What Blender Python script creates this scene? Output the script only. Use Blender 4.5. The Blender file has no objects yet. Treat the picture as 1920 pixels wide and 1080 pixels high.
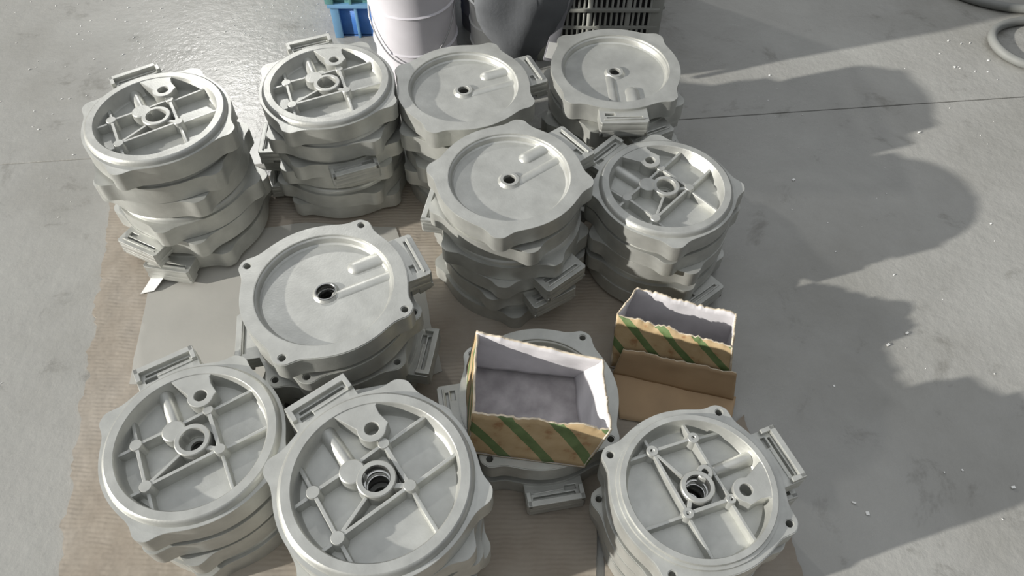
import bpy, bmesh, math, random
from mathutils import Vector, Matrix, noise
PI = math.pi
RND = random.Random(7)
S = bpy.context.scene
COL = S.collection

# ------------------------------------------------------------------ camera, light, exposure
cam_d = bpy.data.cameras.new('camera'); cam = bpy.data.objects.new('camera', cam_d); COL.objects.link(cam)
cam.location = (0, 0, 1.36); cam.rotation_euler = (math.radians(90-53), 0, 0)
cam_d.sensor_width = 36; cam_d.lens = 36*1400/1920; cam_d.clip_start = .02
S.camera = cam
S.view_settings.view_transform = 'Standard'; S.view_settings.look = 'None'
S.view_settings.gamma = 1; S.view_settings.use_curve_mapping = False
S.view_settings.exposure = 0.0
W = bpy.data.worlds.new('world'); S.world = W; W.use_nodes = True
# soft hall light: pale skylit roof overhead fading to darker walls
_t = W.node_tree; _b = _t.nodes['Background']; _b.inputs[1].default_value = .84
_g = _t.nodes.new('ShaderNodeTexCoord'); _x = _t.nodes.new('ShaderNodeSeparateXYZ'); _r = _t.nodes.new('ShaderNodeValToRGB')
_t.links.new(_g.outputs['Generated'], _x.inputs[0]); _t.links.new(_x.outputs['Z'], _r.inputs[0]); _t.links.new(_r.outputs[0], _b.inputs[0])
_r.color_ramp.elements[0].position = 0; _r.color_ramp.elements[0].color = (.03, .03, .03, 1)
_e = _r.color_ramp.elements.new(.35); _e.color = (.14, .142, .142, 1)
_r.color_ramp.elements[2].position = 1; _r.color_ramp.elements[2].color = (.93, .96, 1.0, 1)
def light(name, kind, energy, color, loc, direction, **kw):
    d = bpy.data.lights.new(name, kind); d.energy = energy; d.color = color
    for k, v in kw.items(): setattr(d, k, v)
    o = bpy.data.objects.new(name, d); COL.objects.link(o); o.location = loc
    o.rotation_euler = Vector(direction).to_track_quat('-Z', 'Y').to_euler(); return o
SUN_AZ, SUN_EL = math.radians(17), math.radians(19)
light('sun', 'SUN', 5.2, (1.0, .965, .90), (-4, -1, 3),
      (math.cos(SUN_EL)*math.cos(SUN_AZ), math.cos(SUN_EL)*math.sin(SUN_AZ), -math.sin(SUN_EL)), angle=math.radians(1.0))
# bright opening high in the hall's far left, whose light glances off the floor
light('hall_lamp', 'AREA', 28, (1.0, .98, .95), (-1.86, 3.95, 2.20), (1.1, -2.35, -2.2), shape='DISK', size=.13)

# ------------------------------------------------------------------ materials
def nt(name):
    m = bpy.data.materials.new(name); m.use_nodes = True
    t = m.node_tree; b = t.nodes['Principled BSDF']; return m, t, b
def N(t, typ, **kw):
    n = t.nodes.new(typ)
    for k, v in kw.items():
        if k in n.inputs: n.inputs[k].default_value = v
        else: setattr(n, k, v)
    return n
def ramp(t, fac, stops):
    r = t.nodes.new('ShaderNodeValToRGB'); e = r.color_ramp.elements
    while len(e) < len(stops): e.new(.5)
    for i, (p, c) in enumerate(stops):
        e[i].position = p; e[i].color = (c[0], c[1], c[2], 1) if not isinstance(c, (int, float)) else (c, c, c, 1)
    t.links.new(fac, r.inputs[0]); return r
def coords(t, kind='Object'):
    return t.nodes.new('ShaderNodeTexCoord').outputs[kind]
def simple(name, col, rough=.5, metal=0., bump=0., bscale=200, var=.12, vscale=14, spec=.5, coord='Object'):
    m, t, b = nt(name); co = coords(t, coord)
    n1 = N(t, 'ShaderNodeTexNoise', Scale=vscale, Detail=5.0); t.links.new(co, n1.inputs['Vector'])
    r = ramp(t, n1.outputs['Fac'], [(.3, [c*(1-var) for c in col]), (.7, [min(1, c*(1+var)) for c in col])])
    t.links.new(r.outputs[0], b.inputs['Base Color'])
    b.inputs['Roughness'].default_value = rough; b.inputs['Metallic'].default_value = metal
    b.inputs['Specular IOR Level'].default_value = spec
    if bump:
        n2 = N(t, 'ShaderNodeTexNoise', Scale=bscale, Detail=3.0); t.links.new(co, n2.inputs['Vector'])
        bp = N(t, 'ShaderNodeBump', Strength=bump, Distance=.001); t.links.new(n2.outputs['Fac'], bp.inputs['Height'])
        t.links.new(bp.outputs[0], b.inputs['Normal'])
    return m
M = {}
M['cast'] = simple('cast_aluminium', (.51, .515, .485), .44, .56, .2, 260, .12, 26)
M['machined'] = simple('machined_aluminium', (.56, .56, .54), .28, .75, .12, 500, .06, 40)
M['bright'] = simple('turned_bore', (.62, .62, .60), .2, .95, .05, 500, .05, 60)

def floor_mat():
    m, t, b = nt('worn_concrete'); co = coords(t)
    a = N(t, 'ShaderNodeTexNoise', Scale=1.6, Detail=9.0, Roughness=.62); t.links.new(co, a.inputs['Vector'])
    r = ramp(t, a.outputs['Fac'], [(.28, (.28, .275, .25)), (.5, (.355, .352, .33)), (.75, (.415, .415, .39))])
    s = N(t, 'ShaderNodeTexNoise', Scale=7.0, Detail=10.0, Roughness=.7, Distortion=.4); t.links.new(co, s.inputs['Vector'])
    r2 = ramp(t, s.outputs['Fac'], [(.29, (.62, .61, .59)), (.42, (.96, .96, .96)), (.8, (1.05, 1.05, 1.05))])
    mx = N(t, 'ShaderNodeMixRGB', blend_type='MULTIPLY'); mx.inputs[0].default_value = 1
    t.links.new(r.outputs[0], mx.inputs[1]); t.links.new(r2.outputs[0], mx.inputs[2])
    t.links.new(mx.outputs[0], b.inputs['Base Color'])
    q = N(t, 'ShaderNodeTexNoise', Scale=3.0, Detail=8.0, Roughness=.65); t.links.new(co, q.inputs['Vector'])
    rr = ramp(t, q.outputs['Fac'], [(.3, .13), (.7, .36)]); t.links.new(rr.outputs[0], b.inputs['Roughness'])
    n2 = N(t, 'ShaderNodeTexNoise', Scale=42.0, Detail=6.0, Roughness=.6); t.links.new(co, n2.inputs['Vector'])
    bp = N(t, 'ShaderNodeBump', Strength=.30, Distance=.006); t.links.new(n2.outputs['Fac'], bp.inputs['Height'])
    t.links.new(bp.outputs[0], b.inputs['Normal'])
    return m
M['floor'] = floor_mat()
M['joint'] = simple('joint_dirt', (.12, .115, .105), .9)

def card_mat():
    m, t, b = nt('kraft_cardboard'); co = coords(t)
    a = N(t, 'ShaderNodeTexNoise', Scale=5.0, Detail=8.0, Roughness=.6); t.links.new(co, a.inputs['Vector'])
    r = ramp(t, a.outputs['Fac'], [(.3, (.255, .215, .17)), (.5, (.325, .285, .235)), (.72, (.37, .335, .29))])
    t.links.new(r.outputs[0], b.inputs['Base Color']); b.inputs['Roughness'].default_value = .85
    w = N(t, 'ShaderNodeTexWave', Scale=34.0, Distortion=5.0, Detail=2.0, bands_direction='Y'); w.inputs['Detail Scale'].default_value = .6
    t.links.new(co, w.inputs['Vector'])
    n2 = N(t, 'ShaderNodeTexNoise', Scale=9.0, Detail=4.0); t.links.new(co, n2.inputs['Vector'])
    ad = N(t, 'ShaderNodeMath', operation='MULTIPLY_ADD'); t.links.new(w.outputs['Fac'], ad.inputs[0]); ad.inputs[1].default_value = .05
    t.links.new(n2.outputs['Fac'], ad.inputs[2])
    bp = N(t, 'ShaderNodeBump', Strength=.8, Distance=.013); t.links.new(ad.outputs[0], bp.inputs['Height'])
    t.links.new(bp.outputs[0], b.inputs['Normal']); return m
M['card'] = card_mat()
M['board'] = simple('grey_board', (.41, .40, .365), .7, 0, .3, 60, .08, 6)
M['inner'] = simple('grey_white_liner', (.62, .605, .62), .75, 0, .3, 120, .14, 16)
M['dirty'] = simple('soiled_liner', (.35, .33, .335), .8, 0, .3, 120, .30, 24)
M['white'] = simple('white_foam', (.78, .78, .76), .6)
M['chip'] = simple('white_chip', (.85, .85, .82), .35)
def stripe_mat():
    m, t, b = nt('kraft_with_green_stripes'); co = coords(t, 'UV')
    # printed diagonal green bands on kraft
    mp = t.nodes.new('ShaderNodeSeparateXYZ'); t.links.new(co, mp.inputs[0])
    ad = N(t, 'ShaderNodeMath', operation='MULTIPLY_ADD'); t.links.new(mp.outputs['Y'], ad.inputs[0]); ad.inputs[1].default_value = .85
    t.links.new(mp.outputs['X'], ad.inputs[2])
    mu = N(t, 'ShaderNodeMath', operation='MULTIPLY'); t.links.new(ad.outputs[0], mu.inputs[0]); mu.inputs[1].default_value = 1/.078
    fr = N(t, 'ShaderNodeMath', operation='FRACT'); t.links.new(mu.outputs[0], fr.inputs[0])
    gt = N(t, 'ShaderNodeMath', operation='LESS_THAN'); t.links.new(fr.outputs[0], gt.inputs[0]); gt.inputs[1].default_value = .30
    n = N(t, 'ShaderNodeTexNoise', Scale=38.0, Detail=4.0); t.links.new(co, n.inputs['Vector'])
    k = ramp(t, n.outputs['Fac'], [(.30, (.34, .19, .09)), (.40, (.46, .33, .18)), (.7, (.54, .41, .24))])
    g = ramp(t, n.outputs['Fac'], [(.3, (.10, .155, .055)), (.7, (.17, .245, .10))])
    mx = N(t, 'ShaderNodeMixRGB'); t.links.new(gt.outputs[0], mx.inputs[0])
    t.links.new(k.outputs[0], mx.inputs[1]); t.links.new(g.outputs[0], mx.inputs[2])
    t.links.new(mx.outputs[0], b.inputs['Base Color']); b.inputs['Roughness'].default_value = .6
    return m
M['stripe'] = stripe_mat()
M['kraft'] = simple('plain_kraft', (.40, .28, .165), .75, 0, .3, 80, .12, 10)
M['torn'] = simple('torn_paper_edge', (.62, .54, .42), .9, 0, .6, 90, .25, 60)
M['pail'] = simple('white_painted_steel', (.66, .64, .68), .4, 0, .15, 40, .08, 9)
M['mauve'] = simple('grey_plastic', (.30, .285, .30), .5)
M['wire'] = simple('galvanised_wire', (.42, .42, .43), .4, .7)
M['blue'] = simple('blue_plastic', (.055, .17, .48), .4, 0, 0, 60, .15)
M['paleblue'] = simple('pale_blue_plastic', (.16, .33, .52), .45)
M['teal'] = simple('teal_plastic', (.13, .31, .30), .45)
M['crate'] = simple('grey_green_plastic', (.30, .305, .28), .5, 0, .1, 60, .1)
M['dark'] = simple('inside_shade', (.05, .05, .052), .8)  # near-black colour standing in for the shade inside the slotted crates
M['cloth'] = simple('dark_grey_cloth', (.125, .132, .142), .8, 0, .4, 150, .2, 8)
M['hose'] = simple('grey_rubber', (.20, .205, .195), .6, 0, .2, 60, .12)
M['strap'] = simple('grey_webbing', (.22, .22, .24), .6)

# ------------------------------------------------------------------ helpers
def finish(bm, bevel=0., seg=2, sharp=38, bevel_ang=40):
    bmesh.ops.recalc_face_normals(bm, faces=bm.faces)
    if bevel:
        es = [e for e in bm.edges if len(e.link_faces) == 2 and e.calc_face_angle(0) > math.radians(bevel_ang)]
        bmesh.ops.bevel(bm, geom=es, offset=bevel, segments=seg, affect='EDGES', profile=.5, clamp_overlap=True)
    for f in bm.faces: f.smooth = abs(f.normal.z) < .9995
    for e in bm.edges:
        if len(e.link_faces) == 2 and e.calc_face_angle(0) > math.radians(sharp): e.smooth = False
def mesh_of(bm, name, mats):
    me = bpy.data.meshes.new(name); bm.to_mesh(me); bm.free()
    for m in (mats if isinstance(mats, (list, tuple)) else [mats]): me.materials.append(m)
    return me
def link(name, me, parent=None, loc=(0,0,0), rot=(0,0,0)):
    o = bpy.data.objects.new(name, me); COL.objects.link(o); o.location = loc; o.rotation_euler = rot
    if parent: o.parent = parent
    return o
def tag(o, label=None, cat=None, group=None, kind=None):
    if label: o['label'] = label
    if cat: o['category'] = cat
    if group: o['group'] = group
    if kind: o['kind'] = kind
    return o
def empty(name, loc=(0,0,0), rz=0): return link(name, None, None, loc, (0, 0, rz))
def circ(cx, cy, r, n=48, a0=0): return [(cx+r*math.cos(a0+2*PI*i/n), cy+r*math.sin(a0+2*PI*i/n)) for i in range(n)]
def prism(bm, outer, holes, z0, z1, mi=0):
    es = []
    for loop in [outer]+holes:
        vs = [bm.verts.new((p[0], p[1], z0)) for p in loop]
        es += [bm.edges.new((vs[i], vs[(i+1) % len(vs)])) for i in range(len(vs))]
    r = bmesh.ops.triangle_fill(bm, use_beauty=True, use_dissolve=False, edges=es)
    fs = [g for g in r['geom'] if isinstance(g, bmesh.types.BMFace)]
    e = bmesh.ops.extrude_face_region(bm, geom=fs)
    vs = [g for g in e['geom'] if isinstance(g, bmesh.types.BMVert)]
    bmesh.ops.translate(bm, verts=vs, vec=(0, 0, z1-z0))
    # the start cap is kept (extrude drops it when it is the whole region): rebuild if missing
    allf = set()
    for v in vs:
        for f in v.link_faces: allf.add(f)
    return allf
def lathe(bm, prof, n=72, closed=True, mi=0, a0=0., a1=2*PI, cx=0, cy=0, sy=1.):
    rings = []
    full = abs(a1-a0-2*PI) < 1e-6
    m = n if full else n+1
    for (r, z) in prof:
        rings.append([bm.verts.new((cx+r*math.cos(a0+(a1-a0)*i/n), cy+sy*r*math.sin(a0+(a1-a0)*i/n), z)) for i in range(m)])
    L = len(prof)
    for k in range(L if closed else L-1):
        A, B = rings[k], rings[(k+1) % L]
        for i in range(n):
            j = (i+1) % m
            try:
                f = bm.faces.new((A[i], A[j], B[j], B[i])); f.material_index = mi
            except ValueError: pass
def box(bm, x0, x1, y0, y1, z0, z1, mat=None, mi=0):
    v = [bm.verts.new(p) for p in ((x0,y0,z0),(x1,y0,z0),(x1,y1,z0),(x0,y1,z0),(x0,y0,z1),(x1,y0,z1),(x1,y1,z1),(x0,y1,z1))]
    for q in ((3,2,1,0),(4,5,6,7),(0,1,5,4),(1,2,6,5),(2,3,7,6),(3,0,4,7)):
        f = bm.faces.new([v[i] for i in q]); f.material_index = mi
    if mat is not None: bmesh.ops.transform(bm, matrix=mat, verts=v)
def tube(bm, pts, r, n=10, mi=0, closed=False):
    rings = []; P = [Vector(p) for p in pts]; L = len(P); up = None
    for i, p in enumerate(P):
        if closed: d = (P[(i+1) % L]-P[i-1]).normalized()
        else: d = (P[min(i+1, L-1)]-P[max(i-1, 0)]).normalized()
        if up is None: up = d.orthogonal().normalized()
        up = (up - d*up.dot(d)).normalized(); s = d.cross(up)
        rr = r[i] if isinstance(r, (list, tuple)) else r
        rings.append([bm.verts.new(p+up*rr*math.cos(2*PI*k/n)+s*rr*math.sin(2*PI*k/n)) for k in range(n)])
    for i in range(L if closed else L-1):
        A, B = rings[i], rings[(i+1) % L]
        for k in range(n): bm.faces.new((A[k], A[(k+1) % n], B[(k+1) % n], B[k])).material_index = mi
    if not closed:
        bm.faces.new(rings[0][::-1]); bm.faces.new(rings[-1])

# ------------------------------------------------------------------ setting: the concrete floor
# one saw-cut joint runs across it: y = JA + JB*x
JA, JB = 1.559, .0985
bm = bmesh.new(); box(bm, -7, 7, -3, 9, -.05, -.006); finish(bm)
floor = link('floor', mesh_of(bm, 'floor', M['joint'])); tag(floor, kind='structure')
for (sa, sb, g) in ((-3, None, -.0022), (None, 9, .0022)):
    bm = bmesh.new()
    y = lambda x: JA+JB*x+g
    pts = [(-7, -3), (7, -3), (7, y(7)), (-7, y(-7))] if sa else [(-7, y(-7)), (7, y(7)), (7, 9), (-7, 9)]
    v = [bm.verts.new((p[0], p[1], -.006)) for p in pts]; f = bm.faces.new(v)
    e = bmesh.ops.extrude_face_region(bm, geom=[f])
    bmesh.ops.translate(bm, verts=[q for q in e['geom'] if isinstance(q, bmesh.types.BMVert)], vec=(0, 0, .006))
    finish(bm)
    link('floor_slab', mesh_of(bm, 'floor_slab', M['floor']), floor)

# ------------------------------------------------------------------ cardboard on the floor
def jag(poly, step=.014, amp=.004, seed=0):
    out = []; rn = random.Random(seed)
    for i in range(len(poly)):
        a = Vector(poly[i][:2]); b = Vector(poly[(i+1) % len(poly)][:2]); amp_i = poly[i][2] if len(poly[i]) > 2 else amp
        n = max(1, int((b-a).length/step)); nr = Vector((-(b-a).y, (b-a).x)).normalized()
        for k in range(n):
            p = a.lerp(b, k/n)+nr*(rn.uniform(-1, 1)*amp_i*.6+amp_i*math.sin((k+seed)*.55)*.6)
            out.append((p.x, p.y))
    return out
def sheet(name, poly, z0, z1, mat, seed, amp=.004, step=.011, bev=.001):
    bm = bmesh.new(); prism(bm, jag(poly, step, amp, seed), [], z0, z1); finish(bm, 0)
    return link(name, mesh_of(bm, name, mat))
CZ = .008
s = sheet('cardboard_sheet', [(-.785, .12, .008), (-.80, .388, .012), (-.965, 1.152, .008), (-1.02, 1.37, .003), (-.69, 1.375, .004), (-.28, 1.40), (.18, 1.60), (.33, 1.61), (.37, 1.42), (.40, 1.05, .002), (.452, .72, .003),
     (.255, .52, .001), (.155, .47, .001), (.148, .385, .001), (.142, .12, .002)][::-1], .0, CZ, M['card'], 3)
tag(s, 'large torn brown corrugated cardboard sheet lying under all the stacks', 'cardboard')
s = sheet('cardboard_sheet', [(.158, .12, .001), (.164, .385, .001), (.150+.014, .465, .001), (.27, .52, .001), (.466, .70, .003), (.512, .40, .002), (.53, .12, .003)], .0, CZ, M['card'], 5)
tag(s, 'brown cardboard piece past the dark crack, under the front right stack', 'cardboard')
s = sheet('grey_board_sheet', [(-.79, .77), (-.825, 1.02), (-.79, 1.13), (-.66, 1.19), (-.50, 1.215), (-.28, 1.20), (-.20, 1.02), (-.146, .80), (-.30, .72)][::-1], CZ, CZ+.002, M['board'], 11, .003, .03)
tag(s, 'flat grey paperboard sheet lying on the cardboard left of the centre stack', 'sheet')
bm = bmesh.new()   # curled white edge of the board
for k in range(9):
    a = k/8; 
    p = Vector((-.835+.012*math.sin(a*3), 1.0+.14*a, CZ+.002)); 
    q = p+Vector((.03+.012*math.sin(a*5), .006, .018*math.sin(a*PI)+.004))
    vs = (bm.verts.new(p), bm.verts.new(q), bm.verts.new(q+Vector((0, 0, .0015))), bm.verts.new(p+Vector((0, 0, .0015))))
    if k:
        for i in range(4): bm.faces.new((prev[i], prev[(i+1) % 4], vs[(i+1) % 4], vs[i]))
    else: bm.faces.new(vs)
    prev = vs
bm.faces.new(prev); finish(bm)
o = link('curled_edge', mesh_of(bm, 'curled_edge', M['white']), s)
s = sheet('foam_board', [(-.80, 1.40), (-.80, 1.50), (-.55, 1.53), (-.53, 1.43)][::-1], .0005, .012, M['white'], 8, .002, .03)
tag(s, 'white foam board showing between the two rear left stacks', 'board')

# ------------------------------------------------------------------ the end covers
R, T = .15, .055
ZW0, ZW1 = .018, .023            # the thin web across the cover
ZF = .044                        # top of the flange, the spigot ring rises above it
EARS = [45, 135, 225, 315]
def outline(n=288, tip=.14, w=7.8):
    out = []
    for i in range(n):
        a = 360*i/n; r = 1.
        for e in EARS:
            d = abs((a-e+180) % 360-180); r += tip/(1+(d/w)**3.2)
        out.append((R*r*math.cos(math.radians(a)), R*r*math.sin(math.radians(a))))
    return out
def P(x, y, rot=-128):
    c, s_ = math.cos(math.radians(rot)), math.sin(math.radians(rot)); return (R*(x*c-y*s_), R*(x*s_+y*c))

def m_housing(holes):
    bm = bmesh.new()
    hs = [circ(0, 0, .84*R, 96)]
    if holes: hs += [circ(1.045*R*math.cos(math.radians(e)), 1.045*R*math.sin(math.radians(e)), .042*R, 20) for e in EARS]
    prism(bm, outline(), hs, 0, ZF)
    bmesh.ops.recalc_face_normals(bm, faces=bm.faces)
    es = [e for e in bm.edges if len(e.link_faces) == 2 and e.calc_face_angle(0) > math.radians(60) and min(v.co.xy.length for v in e.verts) > .86*R]
    bmesh.ops.bevel(bm, geom=es, offset=.0016, segments=2, affect='EDGES', clamp_overlap=True)
    if holes: spig = [(.812, T-.0025), (.822, T), (.885, T), (.89, T-.001), (.89, T-.006), (.925, T-.0065), (.93, ZF-.001)]
    else: spig = [(.812, T-.002), (.825, T), (.915, T), (.935, T-.0015), (.955, ZF+.004), (.965, ZF-.001)]
    prof = [(.848, .0003), (.832, .0003), (.825, .0035), (.806, .005), (.80, .0065), (.788, .0155), (.765, ZW0), (.12, ZW0), (.12, ZW1), (.77, ZW1), (.795, ZW1+.004)] + spig + [(.848, ZF-.001)]
    lathe(bm, [(r*R, z) for r, z in prof], 96)
    finish(bm, 0, sharp=42); return mesh_of(bm, 'housing', M['cast'])
def m_hub(mach):
    b0 = .112 if mach else .082
    prof = [(.14, T-.0035), (.185, T-.0035), (.195, T-.005), (.205, ZW1), (.205, ZW0+.0015), (.17, ZW0+.0015), (.158, ZW0-.001), (.135, ZW0-.004), (.128, ZW0-.006), (b0+.008, ZW0-.006), (b0, ZW0-.005), (b0, ZW0+.002), (.128 if mach else .132, ZW0+.003), (.132, T-.006)]
    if mach: prof = prof[:-1]+[(.128, ZW0+.012), (.120, ZW0+.0125), (.120, ZW0+.015), (.132, ZW0+.0155), (.132, T-.006)]
    bm = bmesh.new(); lathe(bm, [(r*R, z) for r, z in prof], 48); finish(bm, sharp=35)
    bm.faces.ensure_lookup_table()
    if mach:
        for f in bm.faces:
            c = f.calc_center_median()
            if c.xy.length < .136*R: f.material_index = 1
    return mesh_of(bm, 'hub', [M['cast'], M['bright']])
def m_boss(x, y, r, hole=0., top=T-.007, base=.25):
    bm = bmesh.new(); c = P(x, y); r *= R
    if hole:
        lathe(bm, [(hole*R, ZW1), (hole*R, top-.0008), (hole*R*1.25, top), (r*.92, top), (r, top-.001), (r*(1+base), ZW1)], 20, True, cx=c[0], cy=c[1])
    else:
        lathe(bm, [(0.0001, top), (r*.9, top), (r, top-.0012), (r*(1+base), ZW1)], 20, False, cx=c[0], cy=c[1])
    finish(bm, sharp=35); return mesh_of(bm, 'boss', M['cast'])
def m_rib(p, q, top0, top1=None, w=.038):
    top1 = top1 or top0; a, b = Vector(P(*p)), Vector(P(*q)); d = (b-a).normalized(); n = Vector((-d.y, d.x))*R
    bm = bmesh.new(); r1, r0 = [], []
    for (c, tp) in ((a, top0), (b, top1)):
        for s_ in (1, -1):
            r1.append(bm.verts.new((*(c+n*s_*w*.5), tp))); r0.append(bm.verts.new((*(c+n*s_*w*.85), ZW1-.001)))
    A, B, C_, D = 0, 1, 3, 2
    bm.faces.new([r1[i] for i in (0, 1, 3, 2)]); bm.faces.new([r0[i] for i in (2, 3, 1, 0)])
    for i, j in ((0, 1), (1, 3), (3, 2), (2, 0)): bm.faces.new((r1[i], r0[i], r0[j], r1[j]))
    finish(bm, .0009, 2, bevel_ang=50); return mesh_of(bm, 'rib', M['cast'])
def rim(p, d, r=.815):
    p = Vector(p); d = Vector(d).normalized(); b = p.dot(d); c = p.length_squared-r*r
    t = -b+math.sqrt(b*b-c); return tuple(p+d*t)
B1, B2, B3, B4 = (.03, .38), (.33, -.06), (-.30, -.57), (-.60, -.13)
def sub(a, b): return (a[0]-b[0], a[1]-b[1])
def m_lug():
    bm = bmesh.new(); cx, cy, r = .535*math.cos(math.radians(-27)), .535*math.sin(math.radians(-27)), .15
    pts = []
    ax = -15  # tongue grows from the rim between -3 and -36 degrees
    a_dir = math.degrees(math.atan2(cy, cx))
    for k in range(17):
        a = math.radians(a_dir+90+k*180/16-4); pts.append((cx+r*math.cos(a), cy+r*math.sin(a)))
    for a, rr in ((-44, .60), (-34.5, .70), (-31.5, .79), (-33, .835), (-20, .835), (-10, .83), (0, .825)):
        pts.append((rr*math.cos(math.radians(a)), rr*math.sin(math.radians(a))))
    pts = [(x*R, y*R) for x, y in pts]
    prism(bm, pts, [circ(cx*R, cy*R, .072*R, 24)], ZW1-.001, T-.0012)
    finish(bm, .0012, 2, bevel_ang=50); return mesh_of(bm, 'cable_lug', M['cast'])
def m_side_boss():
    bm = bmesh.new(); c = P(-.245, .075)
    lathe(bm, [(.0001, T-.0045), (.118*R, T-.0045), (.13*R, T-.006), (.14*R, ZW1)], 28, False, cx=c[0], cy=c[1])
    finish(bm, sharp=35); return mesh_of(bm, 'oil_boss', M['cast'])
def m_side_boss_hole():
    bm = bmesh.new(); c = P(-.20, .055)
    lathe(bm, [(.04*R, ZW1+.004), (.04*R, T-.0045), (.085*R, T-.0045), (.095*R, T-.006), (.10*R, ZW1)], 28, True, cx=c[0], cy=c[1])
    finish(bm, sharp=35); return mesh_of(bm, 'oil_boss', M['cast'])
def m_duct(y, x0, x1, r, zc, sz=1., nm='duct'):
    bm = bmesh.new(); n = 10
    pts = [(x0*R-r*R*math.cos(a), r*R*math.sin(a)) for a in [PI/2*k/6 for k in range(7)]]+[(x1*R, r*R)]
    rings = []
    for (x, rr) in pts:
        rr = max(rr, 1e-4)
        rings.append([bm.verts.new((x, y*R+rr*math.cos(2*PI*k/16), zc+sz*rr*math.sin(2*PI*k/16))) for k in range(16)])
    for i in range(len(rings)-1):
        for k in range(16): bm.faces.new((rings[i][k], rings[i][(k+1) % 16], rings[i+1][(k+1) % 16], rings[i+1][k]))
    bm.faces.new(rings[0]); bm.faces.new(rings[-1]); finish(bm, sharp=50); return mesh_of(bm, nm, M['cast'])
def m_terminal():
    bm = bmesh.new(); q = lambda l: [(x*R, y*R) for x, y in l]
    out = q([(.90, -.36), (1.22, -.36), (1.25, -.33), (1.25, .33), (1.22, .36), (.90, .36)])
    slot = q([(1.115, -.27), (1.115, .25), (1.15, .25), (1.15, -.27)]); notch = q([(1.03, .13), (1.03, .27), (1.09, .27), (1.09, .13)])
    prism(bm, out, [slot, notch], .028, .037); prism(bm, out, [], .013, .0285); prism(bm, out, [slot, notch], .006, .0135)
    box(bm, 1.175*R, 1.25*R, -.35*R, .35*R, .036, .0465)
    for s_ in (1, -1): box(bm, 1.06*R, 1.25*R, s_*.325*R-.028*R, s_*.325*R+.028*R, .036, .0465)
    box(bm, 1.06*R, 1.08*R, -.30*R, .12*R, .036, .039)
    box(bm, 1.165*R, 1.19*R, -.30*R, .30*R, .003, .0065)
    finish(bm, .0011, 2, bevel_ang=60); return mesh_of(bm, 'terminal_box', M['cast'])

top_full, top_low = T-.008, T-.014
MESH = {}
for mach in (0, 1):
    MESH['housing', mach] = m_housing(mach); MESH['hub', mach] = m_hub(mach)
    h = .022 if mach else 0
    MESH['boss', mach] = [m_boss(*b, r, h) for b, r in ((B1, .06), (B2, .065), (B3, .07), (B4, .07))]
MESH['ribs'] = [m_rib(B4, (-.2, .18), top_full), m_rib((-.2, .18), B1, top_full), m_rib(B1, B2, top_full, w=.045), m_rib(B2, B3, top_full), m_rib(B3, B4, top_full),
    m_rib(B3, (-.08, -.18), top_full), m_rib((.17, -.06), B2, top_full, w=.05),
    m_rib(B4, rim(B4, sub(B4, B3)), top_low, T-.020), m_rib(B4, rim(B4, sub(B4, B1)), top_low), m_rib(B3, rim(B3, sub(B3, B4)), top_low, T-.016),
    m_rib(B3, rim(B3, sub(B3, B2)), top_low), m_rib(B2, rim(B2, sub(B2, B1)), top_low, T-.018), m_rib(B2, rim(B2, sub(B2, B3)), top_low), m_rib(B1, rim(B1, sub(B1, B4)), top_low, T-.012)]
MESH['lug'] = m_lug(); MESH['oil', 0] = m_side_boss(); MESH['oil', 1] = m_side_boss_hole()
MESH['duct'] = m_duct(.125, .33, .79, .085, ZW1+.002, 1.35)
MESH['ridge1'] = m_duct(-.21, .46, .80, .12, ZW0+.006, .80); MESH['ridge2'] = m_duct(.09, .12, .80, .085, ZW0+.005, .72)
MESH['term'] = m_terminal()

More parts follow.
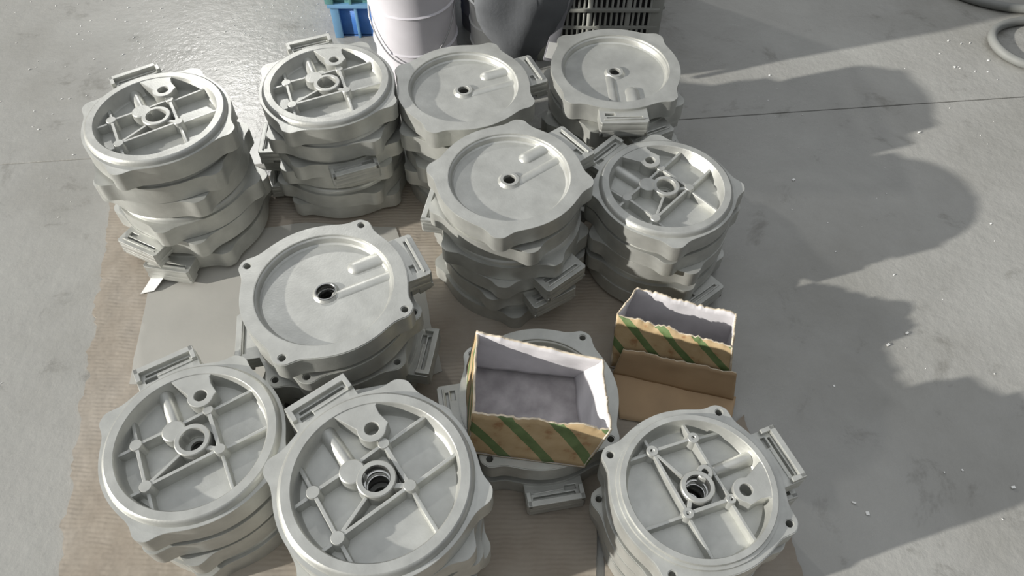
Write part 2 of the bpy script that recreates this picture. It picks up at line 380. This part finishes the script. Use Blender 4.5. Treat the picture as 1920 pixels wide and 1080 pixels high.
def proto(mach, face, detail, turned=0):
    """one end cover; its parts are turned over about the terminal box axis when the smooth face looks up"""
    r = empty('motor_end_cover')
    kw = dict(parent=r, loc=(0, 0, T if face == 'S' else 0), rot=(PI if face == 'S' else 0, 0, 0))
    link('housing', MESH['housing', mach], **kw); link('hub', MESH['hub', 1 if turned else mach], **kw); link('terminal_box', MESH['term'], **kw)
    if detail and face == 'R':
        for m_ in MESH['boss', mach]: link('screw_boss', m_, **kw)
        for m_ in MESH['ribs']: link('rib', m_, **kw)
        link('cable_lug', MESH['lug'], **kw); link('oil_boss', MESH['oil', mach], **kw); link('duct', MESH['duct'], **kw)
    if detail and face == 'S':
        link('ridge', MESH['ridge1'], **kw); link('ridge', MESH['ridge2'], **kw)
    return r
STACKS = {  # where its top cover stands, then block directions from the bottom up (face: R ribbed side up, S smooth side up)
 'rear left corner stack': ((-.738, 1.217), 0, [(-100,'S'), (-116,'S'), (132,'R'), (78,'S'), (98,'R'), (122,'R')]),
 'stack before the blue crate': ((-0.414, 1.371), 0, [(-172,'S'), (172,'R'), (-176,'S'), (-68,'R'), (88,'R'), (113,'R')]),
 'stack before the white pail': ((-.110, 1.385), 0, [(110,'R'), (80,'S'), (100,'R'), (80,'S'), (23,'S')]),
 'stack before the slotted crate': ((.240, 1.452), 0, [(10,'S'), (30,'R'), (66,'S'), (-64,'S'), (-88,'S')]),
 'tall middle stack': ((-0.005, 1.075), 0, [(140,'R'), (-58,'S'), (-50,'S'), (170,'R'), (61,'S'), (38,'S')]),
 'rightmost stack behind torn boxes': ((0.319, 1.099), 0, [(-52,'S'), (64,'R'), (154,'S'), (133,'R'), (136,'R')]),
 'stack on the grey board': ((-.338, .81), 1, [(95,'S'), (-8,'R'), (-170,'S'), (38,'S'), (27,'S')]),
 'stack under the torn box': ((.05, .684), 1, [(-80,'R'), (190,'S')]),
 'front left stack': ((-.528, .542), 0, [(138,'R'), (138,'R'), (120,'R'), (121,'R')]),
 'tall stack at front edge': ((-0.206, 0.451), 0, [(100,'R'), (116,'R'), (106,'R'), (102,'S'), (128,'R')]),
 'front right stack': ((0.295, 0.461), 1, [(30,'R'), (36,'S'), (18,'R'), (22,'R')]),
}
ORD = ['bottom', 'second from bottom', 'third from bottom', 'fourth from bottom', 'fifth from bottom']
first = {}
def copy_tree(o):
    c = o.copy(); COL.objects.link(c)
    for ch in o.children:
        d = ch.copy(); COL.objects.link(d); d.parent = c
    return c
PITCH = .0555
LOW = ('tall middle stack', 'stack before the blue crate', 'rightmost stack behind torn boxes')   # these covers are a slightly thinner casting
for nm, ((x, y), mach, layers) in STACKS.items():
    n = len(layers)
    for k, (ang, face) in enumerate(layers):
        det = k == n-1; key = (mach, face, det) + ((1,) if det and nm.startswith('tall stack at') else ())
        if key in first: o = copy_tree(first[key])
        else: o = first[key] = proto(*key)
        j = 0 if k == n-1 else .006
        z0 = CZ + (.0025 if nm.startswith(('stack on the grey', 'rear left')) else 0)
        o.location = (x+RND.uniform(-j, j)*.5, y+RND.uniform(-j, j)*.5, z0+k*PITCH*(.9 if nm in LOW else 1.)+(.0005 if k else 0)); o.rotation_euler = (0, 0, math.radians(ang))
        sc = {'tall stack at front edge': 1.04, 'front right stack': .93, 'rightmost stack behind torn boxes': .96, 'tall middle stack': .98}.get(nm, 1.)
        sz = .9 if nm in LOW else 1.
        o.scale = (sc, sc, sz)
        side = 'ribbed side up' if face == 'R' else 'smooth side up'
        pos = ('top one, '+side+',' ) if k == n-1 else ORD[k]
        tag(o, 'grey aluminium end cover, %s in %s' % (pos, nm), 'end cover', 'aluminium end covers in stacks on the cardboard')

# ------------------------------------------------------------------ torn cardboard boxes
def panel(name, parent, c00, c10, c11, c01, th, mi_out, mi_in, jagtop=.0, seed=0, nu=44, nv=8, uvo=0.):
    """a wall: c00-c10 bottom edge, c01-c11 top edge; the outer face looks along (c10-c00)x(c01-c00)"""
    c00, c10, c11, c01 = map(Vector, (c00, c10, c11, c01)); rn = random.Random(seed)
    n = (c10-c00).cross(c01-c00).normalized(); bm = bmesh.new(); uvl = bm.loops.layers.uv.new('UVMap')
    L = (c10-c00).length; Hh = (c01-c00).length; G = [[], []]
    tops = [rn.uniform(-1, .5)*jagtop*.22*(1+(rn.random() > .8))+jagtop*.9*(noise.noise(Vector((i*.13, seed*3.1, 0)))) for i in range(nu+1)]
    for side in (0, 1):
        for j in range(nv+1):
            row = []
            for i in range(nu+1):
                u, v = i/nu, j/nv
                p = c00.lerp(c10, u).lerp(c01.lerp(c11, u), v)
                if jagtop: p = p + (c01-c00).normalized()*tops[i]*max(0, v-.55)/.45
                wob = n*.0025*noise.noise(Vector((u*4, v*3, seed)))
                row.append(bm.verts.new(p+wob-n*th*side))
            G[side].append(row)
    def q(vs, mi, uv=None):
        f = bm.faces.new(vs); f.material_index = mi; f.smooth = True
        for l, w in zip(f.loops, uv or [(0, 0)]*4): l[uvl].uv = w
    for j in range(nv):
        for i in range(nu):
            uv = [(uvo+L*a/nu, Hh*b/nv) for a, b in ((i, j), (i+1, j), (i+1, j+1), (i, j+1))]
            q((G[0][j][i], G[0][j][i+1], G[0][j+1][i+1], G[0][j+1][i]), mi_out, uv)
            q((G[1][j][i], G[1][j+1][i], G[1][j+1][i+1], G[1][j][i+1]), mi_in)
    for i in range(nu):
        q((G[0][nv][i], G[0][nv][i+1], G[1][nv][i+1], G[1][nv][i]), 2); q((G[0][0][i], G[1][0][i], G[1][0][i+1], G[0][0][i+1]), 2)
    for j in range(nv):
        q((G[0][j][0], G[0][j+1][0], G[1][j+1][0], G[1][j][0]), 2); q((G[0][j][nu], G[1][j][nu], G[1][j+1][nu], G[0][j+1][nu]), 2)
    for e in bm.edges:
        if len(e.link_faces) == 2 and e.calc_face_angle(0) > math.radians(40): e.smooth = False
    me = mesh_of(bm, name, [M['stripe'], M['inner'], M['torn'], M['kraft'], M['dirty']])
    return link(name, me, parent)
def torn_box(bot, top, label, seeds, jags, fronts=(0, 0, 0, 0), ins=(1, 1, 1, 1)):
    """bot/top: front-left, front-right, back-right, back-left corners"""
    c = Vector((sum(p[0] for p in bot)/4, sum(p[1] for p in bot)/4, min(p[2] for p in bot)))
    r = empty('torn_cardboard_box', c); L = lambda p: Vector(p)-c
    b = [L(p) for p in bot]; t = [L(p) for p in top]
    for k in range(4):
        a, d = k, (k+1) % 4
        panel('box_wall', r, b[a], b[d], t[d], t[a], .004, fronts[k], ins[k], jags[k], seeds+k, uvo=.03*k+.02)
    up = Vector((0, 0, .004))
    panel('box_base', r, b[0]+up, b[1]+up, b[2]+up, b[3]+up, .0035, 4, 3, 0, seeds+9)
    tag(r, label, 'box'); return r
Z8 = CZ+2*PITCH+.0012
torn_box([(-.080, .566, Z8), (.128, .538, Z8), (.120, .722, Z8), (-.088, .745, Z8)],
         [(-.067, .585, .235), (.166, .556, .235), (.160, .690, .235), (-.065, .751, .235)],
         'torn open box with grey-white lining and green-striped kraft sides, lying on the low middle stack', 21, (.010, .008, .010, .006))
b2 = torn_box([(.205, .808, .012), (.445, .745, .012), (.455, .850, .012), (.225, .915, .012)],
         [(.205, .838, .165), (.418, .760, .165), (.440, .838, .165), (.252, .905, .165)],
         'torn open box with plain brown lower front, standing behind the front right stack', 41, (.012, .008, .014, .010))
# brown flap folded down over the lower front of the second box
c = Vector(b2.location)
panel('torn_flap', b2, Vector((.208, .790, .014))-c, Vector((.449, .728, .012))-c, Vector((.438, .742, .098))-c, Vector((.224, .806, .088))-c, .003, 3, 3, .008, 51)
panel('bottom_flap', b2, Vector((.215, .690, .0125))-c, Vector((.425, .650, .0125))-c, Vector((.455, .736, .016))-c, Vector((.21, .798, .016))-c, .003, 3, 3, 0, 53)

# ------------------------------------------------------------------ background things
def pail(loc, r, h, mat, label, bail=None):
    e = empty('metal_pail', loc)
    bm = bmesh.new()
    pr = [(.001, 0), (r*.97, 0), (r*.985, .004), (r*.985, .05), (r*1.0, .053), (r*1.0, .056), (r*.985, .06)]
    for zb in (h*.30, h*.62): pr += [(r*.99, zb), (r*1.03, zb+.004), (r*.99, zb+.008)]
    pr += [(r, h-.01), (r*1.04, h-.006), (r*1.04, h), (r*.97, h), (r*.96, h-.01), (r*.94, .006), (.001, .006)]
    lathe(bm, pr, 64, False); finish(bm, sharp=30); link('pail_body', mesh_of(bm, 'pail_body', mat), e)
    if bail:
        bm = bmesh.new(); tube(bm, bail, .0022, 8); finish(bm, sharp=60); link('wire_handle', mesh_of(bm, 'wire_handle', M['wire']), e)
        for s_ in (1, -1):
            bm = bmesh.new(); lathe(bm, [(.001, 0), (.014, 0), (.014, .006), (.001, .006)], 16, False)
            bmesh.ops.transform(bm, matrix=Matrix.Translation((s_*(r+.006), 0, h*.9)) @ Matrix.Rotation(-s_*PI/2, 4, 'Y'), verts=bm.verts); finish(bm)
            link('handle_lug', mesh_of(bm, 'handle_lug', M['wire']), e)
    tag(e, label, 'pail'); return e
rp, hp = .116, .36
bail = []
for k in range(33):
    a = PI*k/32; xx = (rp+.012)*math.cos(a); dz = math.sin(a)
    # the bail has dropped over the front of the pail and lies against it, kinked at its lowest point
    yy = -math.sqrt(max(0, (rp+.006)**2-min(abs(xx), rp)**2)) if abs(xx) < rp else -.002
    bail.append((xx, yy-.004, hp*.9-.235*dz**.8*(1-.0*abs(math.cos(a)))))
pail((-.272, 1.845, 0), rp, hp, M['pail'], 'white painted steel pail with a dropped wire handle behind the rear stacks', bail)
pail((-.072, 2.07, 0), .085, .45, M['mauve'], 'dark grey pail in the shade just right of the white pail')
pail((-.035, 1.895, 0), .085, .20, M['white'], 'small white pail mostly hidden under the dark cloth')

# dark cloth sagging over the small pail
def cloth():
    bm = bmesh.new(); n = 56; rings = []
    prof = [(.10, .60, 0), (.118, .52, 0), (.125, .44, 0), (.128, .36, .3), (.124, .30, .5), (.115, .25, .7), (.098, .205, .9), (.07, .165, 1), (.05, .13, 1), (.045, .08, 1), (.05, .03, 1), (.052, .004, 1)]
    for (r, z, f) in prof:
        row = []
        for i in range(n):
            a = 2*PI*i/n
            fold = 1+.08*math.sin(3*a+z*9)+.06*math.sin(7*a-z*22)+.045*noise.noise(Vector((math.cos(a)*2, math.sin(a)*2, z*8)))*3
            x = r*fold*math.cos(a); y = r*.62*fold*math.sin(a)
            row.append(bm.verts.new((x+.02*(1-f)+f*.0, y-.012*f, z+.025*f*math.sin(2*a+1)*(r/.1))))
        rings.append(row)
    for A, B in zip(rings, rings[1:]):
        for k in range(n): bm.faces.new((A[k], A[(k+1) % n], B[(k+1) % n], B[k]))
    bm.faces.new(rings[0]); bm.faces.new(rings[-1])
    finish(bm, sharp=80); return mesh_of(bm, 'dark_cloth', M['cloth'])
cl = link('dark_cloth', cloth(), None, (.015, 1.72, .0)); tag(cl, 'dark grey cloth sack sagging between the pails and the slotted crate', 'cloth')
bm = bmesh.new(); d = Vector((.05, .05, .20))
box(bm, -.014, .014, -.004, .004, 0, .34, Matrix.Translation((.080, -.065, .155)) @ Matrix.Rotation(math.radians(12), 4, 'Y') @ Matrix.Rotation(math.radians(-6), 4, 'X')); finish(bm, .0015)
link('strap', mesh_of(bm, 'strap', M['strap']), cl)
bm = bmesh.new(); box(bm, -.011, .011, -.006, -.004, .01, .055, Matrix.Translation((.080, -.065, .155)) @ Matrix.Rotation(math.radians(12), 4, 'Y') @ Matrix.Rotation(math.radians(-6), 4, 'X')); finish(bm)
link('reflective_tab', mesh_of(bm, 'reflective_tab', M['white']), cl)

def slotted_crate(loc, w, d, h, rows, pitch, mat, label, inner=True):
    e = empty('plastic_crate', loc)
    for (sx, sy) in ((0, 0), (1, 0), (1, 1), (0, 1)):
        bm = bmesh.new(); x, y = sx*(w-.035), sy*(d-.035); box(bm, x, x+.035, y, y+.035, 0, h); finish(bm, .003); link('corner_post', mesh_of(bm, 'corner_post', mat), e)
    zs = [h*k/rows for k in range(rows+1)]
    for k, z in enumerate(zs):
        bm = bmesh.new(); t = .010; z0 = min(max(0, z-t/2), h-t); o_ = .006 if k in (rows, rows-1) else .001
        box(bm, .01, w-.01, -o_, .005, z0, z0+t); box(bm, .01, w-.01, d-.005, d+o_, z0, z0+t)
        box(bm, -o_, .005, .01, d-.01, z0, z0+t); box(bm, w-.005, w+o_, .01, d-.01, z0, z0+t); finish(bm, .001)
        link('rail', mesh_of(bm, 'rail', mat), e)
    bm = bmesh.new(); nb = int((w-.07)/pitch)
    for i in range(nb+1):
        x = .035+(w-.07)*i/nb; ww = .0065 if i % 7 else .014
        for y in (0, d-.004): box(bm, x-ww/2, x+ww/2, y, y+.004, .005, h-.005)
    nb = int((d-.07)/pitch)
    for i in range(nb+1):
        y = .035+(d-.07)*i/nb
        for x in (0, w-.004): box(bm, x, x+.004, y-.003, y+.003, .005, h-.005)
    finish(bm); o = link('slat_bars', mesh_of(bm, 'slat_bars', mat), e); o['kind'] = 'stuff'
    bm = bmesh.new(); box(bm, .006, w-.006, .006, d-.006, .004, .012); finish(bm); link('crate_base', mesh_of(bm, 'crate_base', mat), e)
    bm = bmesh.new(); box(bm, .02, w-.02, .02, d-.02, .0125, h-.03); finish(bm, .004); link('shade_block', mesh_of(bm, 'shade_block', M['dark']), e)  # added dark block, imitates the shade seen through the slots
    tag(e, label, 'crate', 'slotted grey plastic crates'); return e
slotted_crate((.075, 1.865, 0), .345, .45, .225, 4, .0150, M['crate'], 'lower slotted grey-green plastic crate standing on the floor at the back')
slotted_crate((.078, 1.868, .2262), .345, .45, .225, 4, .0150, M['crate'], 'upper slotted grey-green plastic crate stacked on the other at the back')
def solid_crate(loc, w, d, h, m1, m2, label, rim_m):
    e = empty('plastic_crate', loc)
    bm = bmesh.new(); box(bm, 0, w, 0, .005, .004, h); box(bm, 0, w, d-.005, d, .004, h); box(bm, 0, .005, 0, d, .004, h); box(bm, w-.005, w, 0, d, .004, h); box(bm, 0, w, 0, d, 0, .006); finish(bm)
    link('crate_shell', mesh_of(bm, 'crate_shell', m1), e)
    for k in range(int(w/.07)+1):
        bm = bmesh.new(); x = k*.07; ww = .022 if k == 0 else .006; box(bm, x-.002, x+ww, -.010, .001, 0, h-.012); finish(bm, .001); link('stiffener', mesh_of(bm, 'stiffener', m2), e)
    bm = bmesh.new(); box(bm, -.008, w+.008, -.014, .004, h-.014, h); box(bm, -.008, w+.008, d-.004, d+.014, h-.014, h); box(bm, -.008, .004, -.01, d+.01, h-.014, h); box(bm, w-.004, w+.008, -.01, d+.01, h-.014, h); finish(bm, .001)
    link('crate_rim', mesh_of(bm, 'crate_rim', rim_m), e)
    tag(e, label, 'crate'); return e
solid_crate((-.535, 1.99, 0), .35, .32, .115, M['blue'], M['paleblue'], 'blue plastic crate on the floor behind the white pail', M['paleblue'])
solid_crate((-.545, 1.985, .1155), .36, .32, .16, M['teal'], M['teal'], 'teal plastic crate stacked on the blue crate', M['teal'])

def coil(cx, cy, z, rx, ry, r, label, rot=0, th=0):
    bm = bmesh.new(); pts = []
    for i in range(72):
        a = 2*PI*i/72; x, y = rx*math.cos(a), ry*math.sin(a)
        x += .012*math.sin(2*a+1); pts.append((x*math.cos(rot)-y*math.sin(rot), x*math.sin(rot)+y*math.cos(rot), .002*math.sin(3*a)))
    tube(bm, pts, r, 12, closed=True); finish(bm, sharp=80)
    o = link('rubber_ring', mesh_of(bm, 'rubber_ring', M['hose']), None, (cx, cy, z)); tag(o, label, 'rubber ring', None)
coil(1.62, 1.93, .015, .185, .125, .013, 'smaller grey rubber ring on the floor at the top right', .15)
coil(1.73, 2.33, .015, .36, .225, .0135, 'larger grey rubber ring lying behind the smaller one at the top right', .1)

# ------------------------------------------------------------------ white grit and chips scattered over the floor
bm = bmesh.new(); rn = random.Random(4)
def chip(x, y, s, z=.0):
    if -1.02 < x < .52 and y < 1.62 or -.56 < x < .43 and y > 1.7: return
    a = rn.uniform(0, 2*PI); L_, w = s, s*rn.uniform(.35, .9); h = s*rn.uniform(.3, .6)
    box(bm, -L_/2, L_/2, -w/2, w/2, 0, h, Matrix.Translation((x, y, z)) @ Matrix.Rotation(a, 4, 'Z') @ Matrix.Rotation(rn.uniform(0, .0), 4, 'X'))
for _ in range(150): chip(rn.gauss(-1.15, .28), rn.gauss(1.95, .25), rn.choice((.002, .003, .003, .004)))
for _ in range(60): chip(rn.gauss(-.80, .12), rn.gauss(2.1, .10), rn.choice((.002, .003)))
for _ in range(60): chip(rn.uniform(.62, 1.4), rn.uniform(.3, 1.9), rn.choice((.002, .003, .004)))
for _ in range(9): chip(rn.gauss(1.38, .10), rn.gauss(1.86, .07), rn.choice((.003, .004, .006)))
for (x, y) in ((.64, .52), (.66, .50), (.86, .90), (.81, .87), (1.02, .65), (.95, .55), (.72, 1.37), (1.1, 1.55)): chip(x, y, .007)
for _ in range(14): chip(rn.uniform(-1.5, -.95), rn.uniform(.4, 1.5), .003)
finish(bm); o = link('white_grit', mesh_of(bm, 'white_grit', M['chip'])); tag(o, 'tiny white chips and grit scattered over the concrete floor', 'debris', kind='stuff')
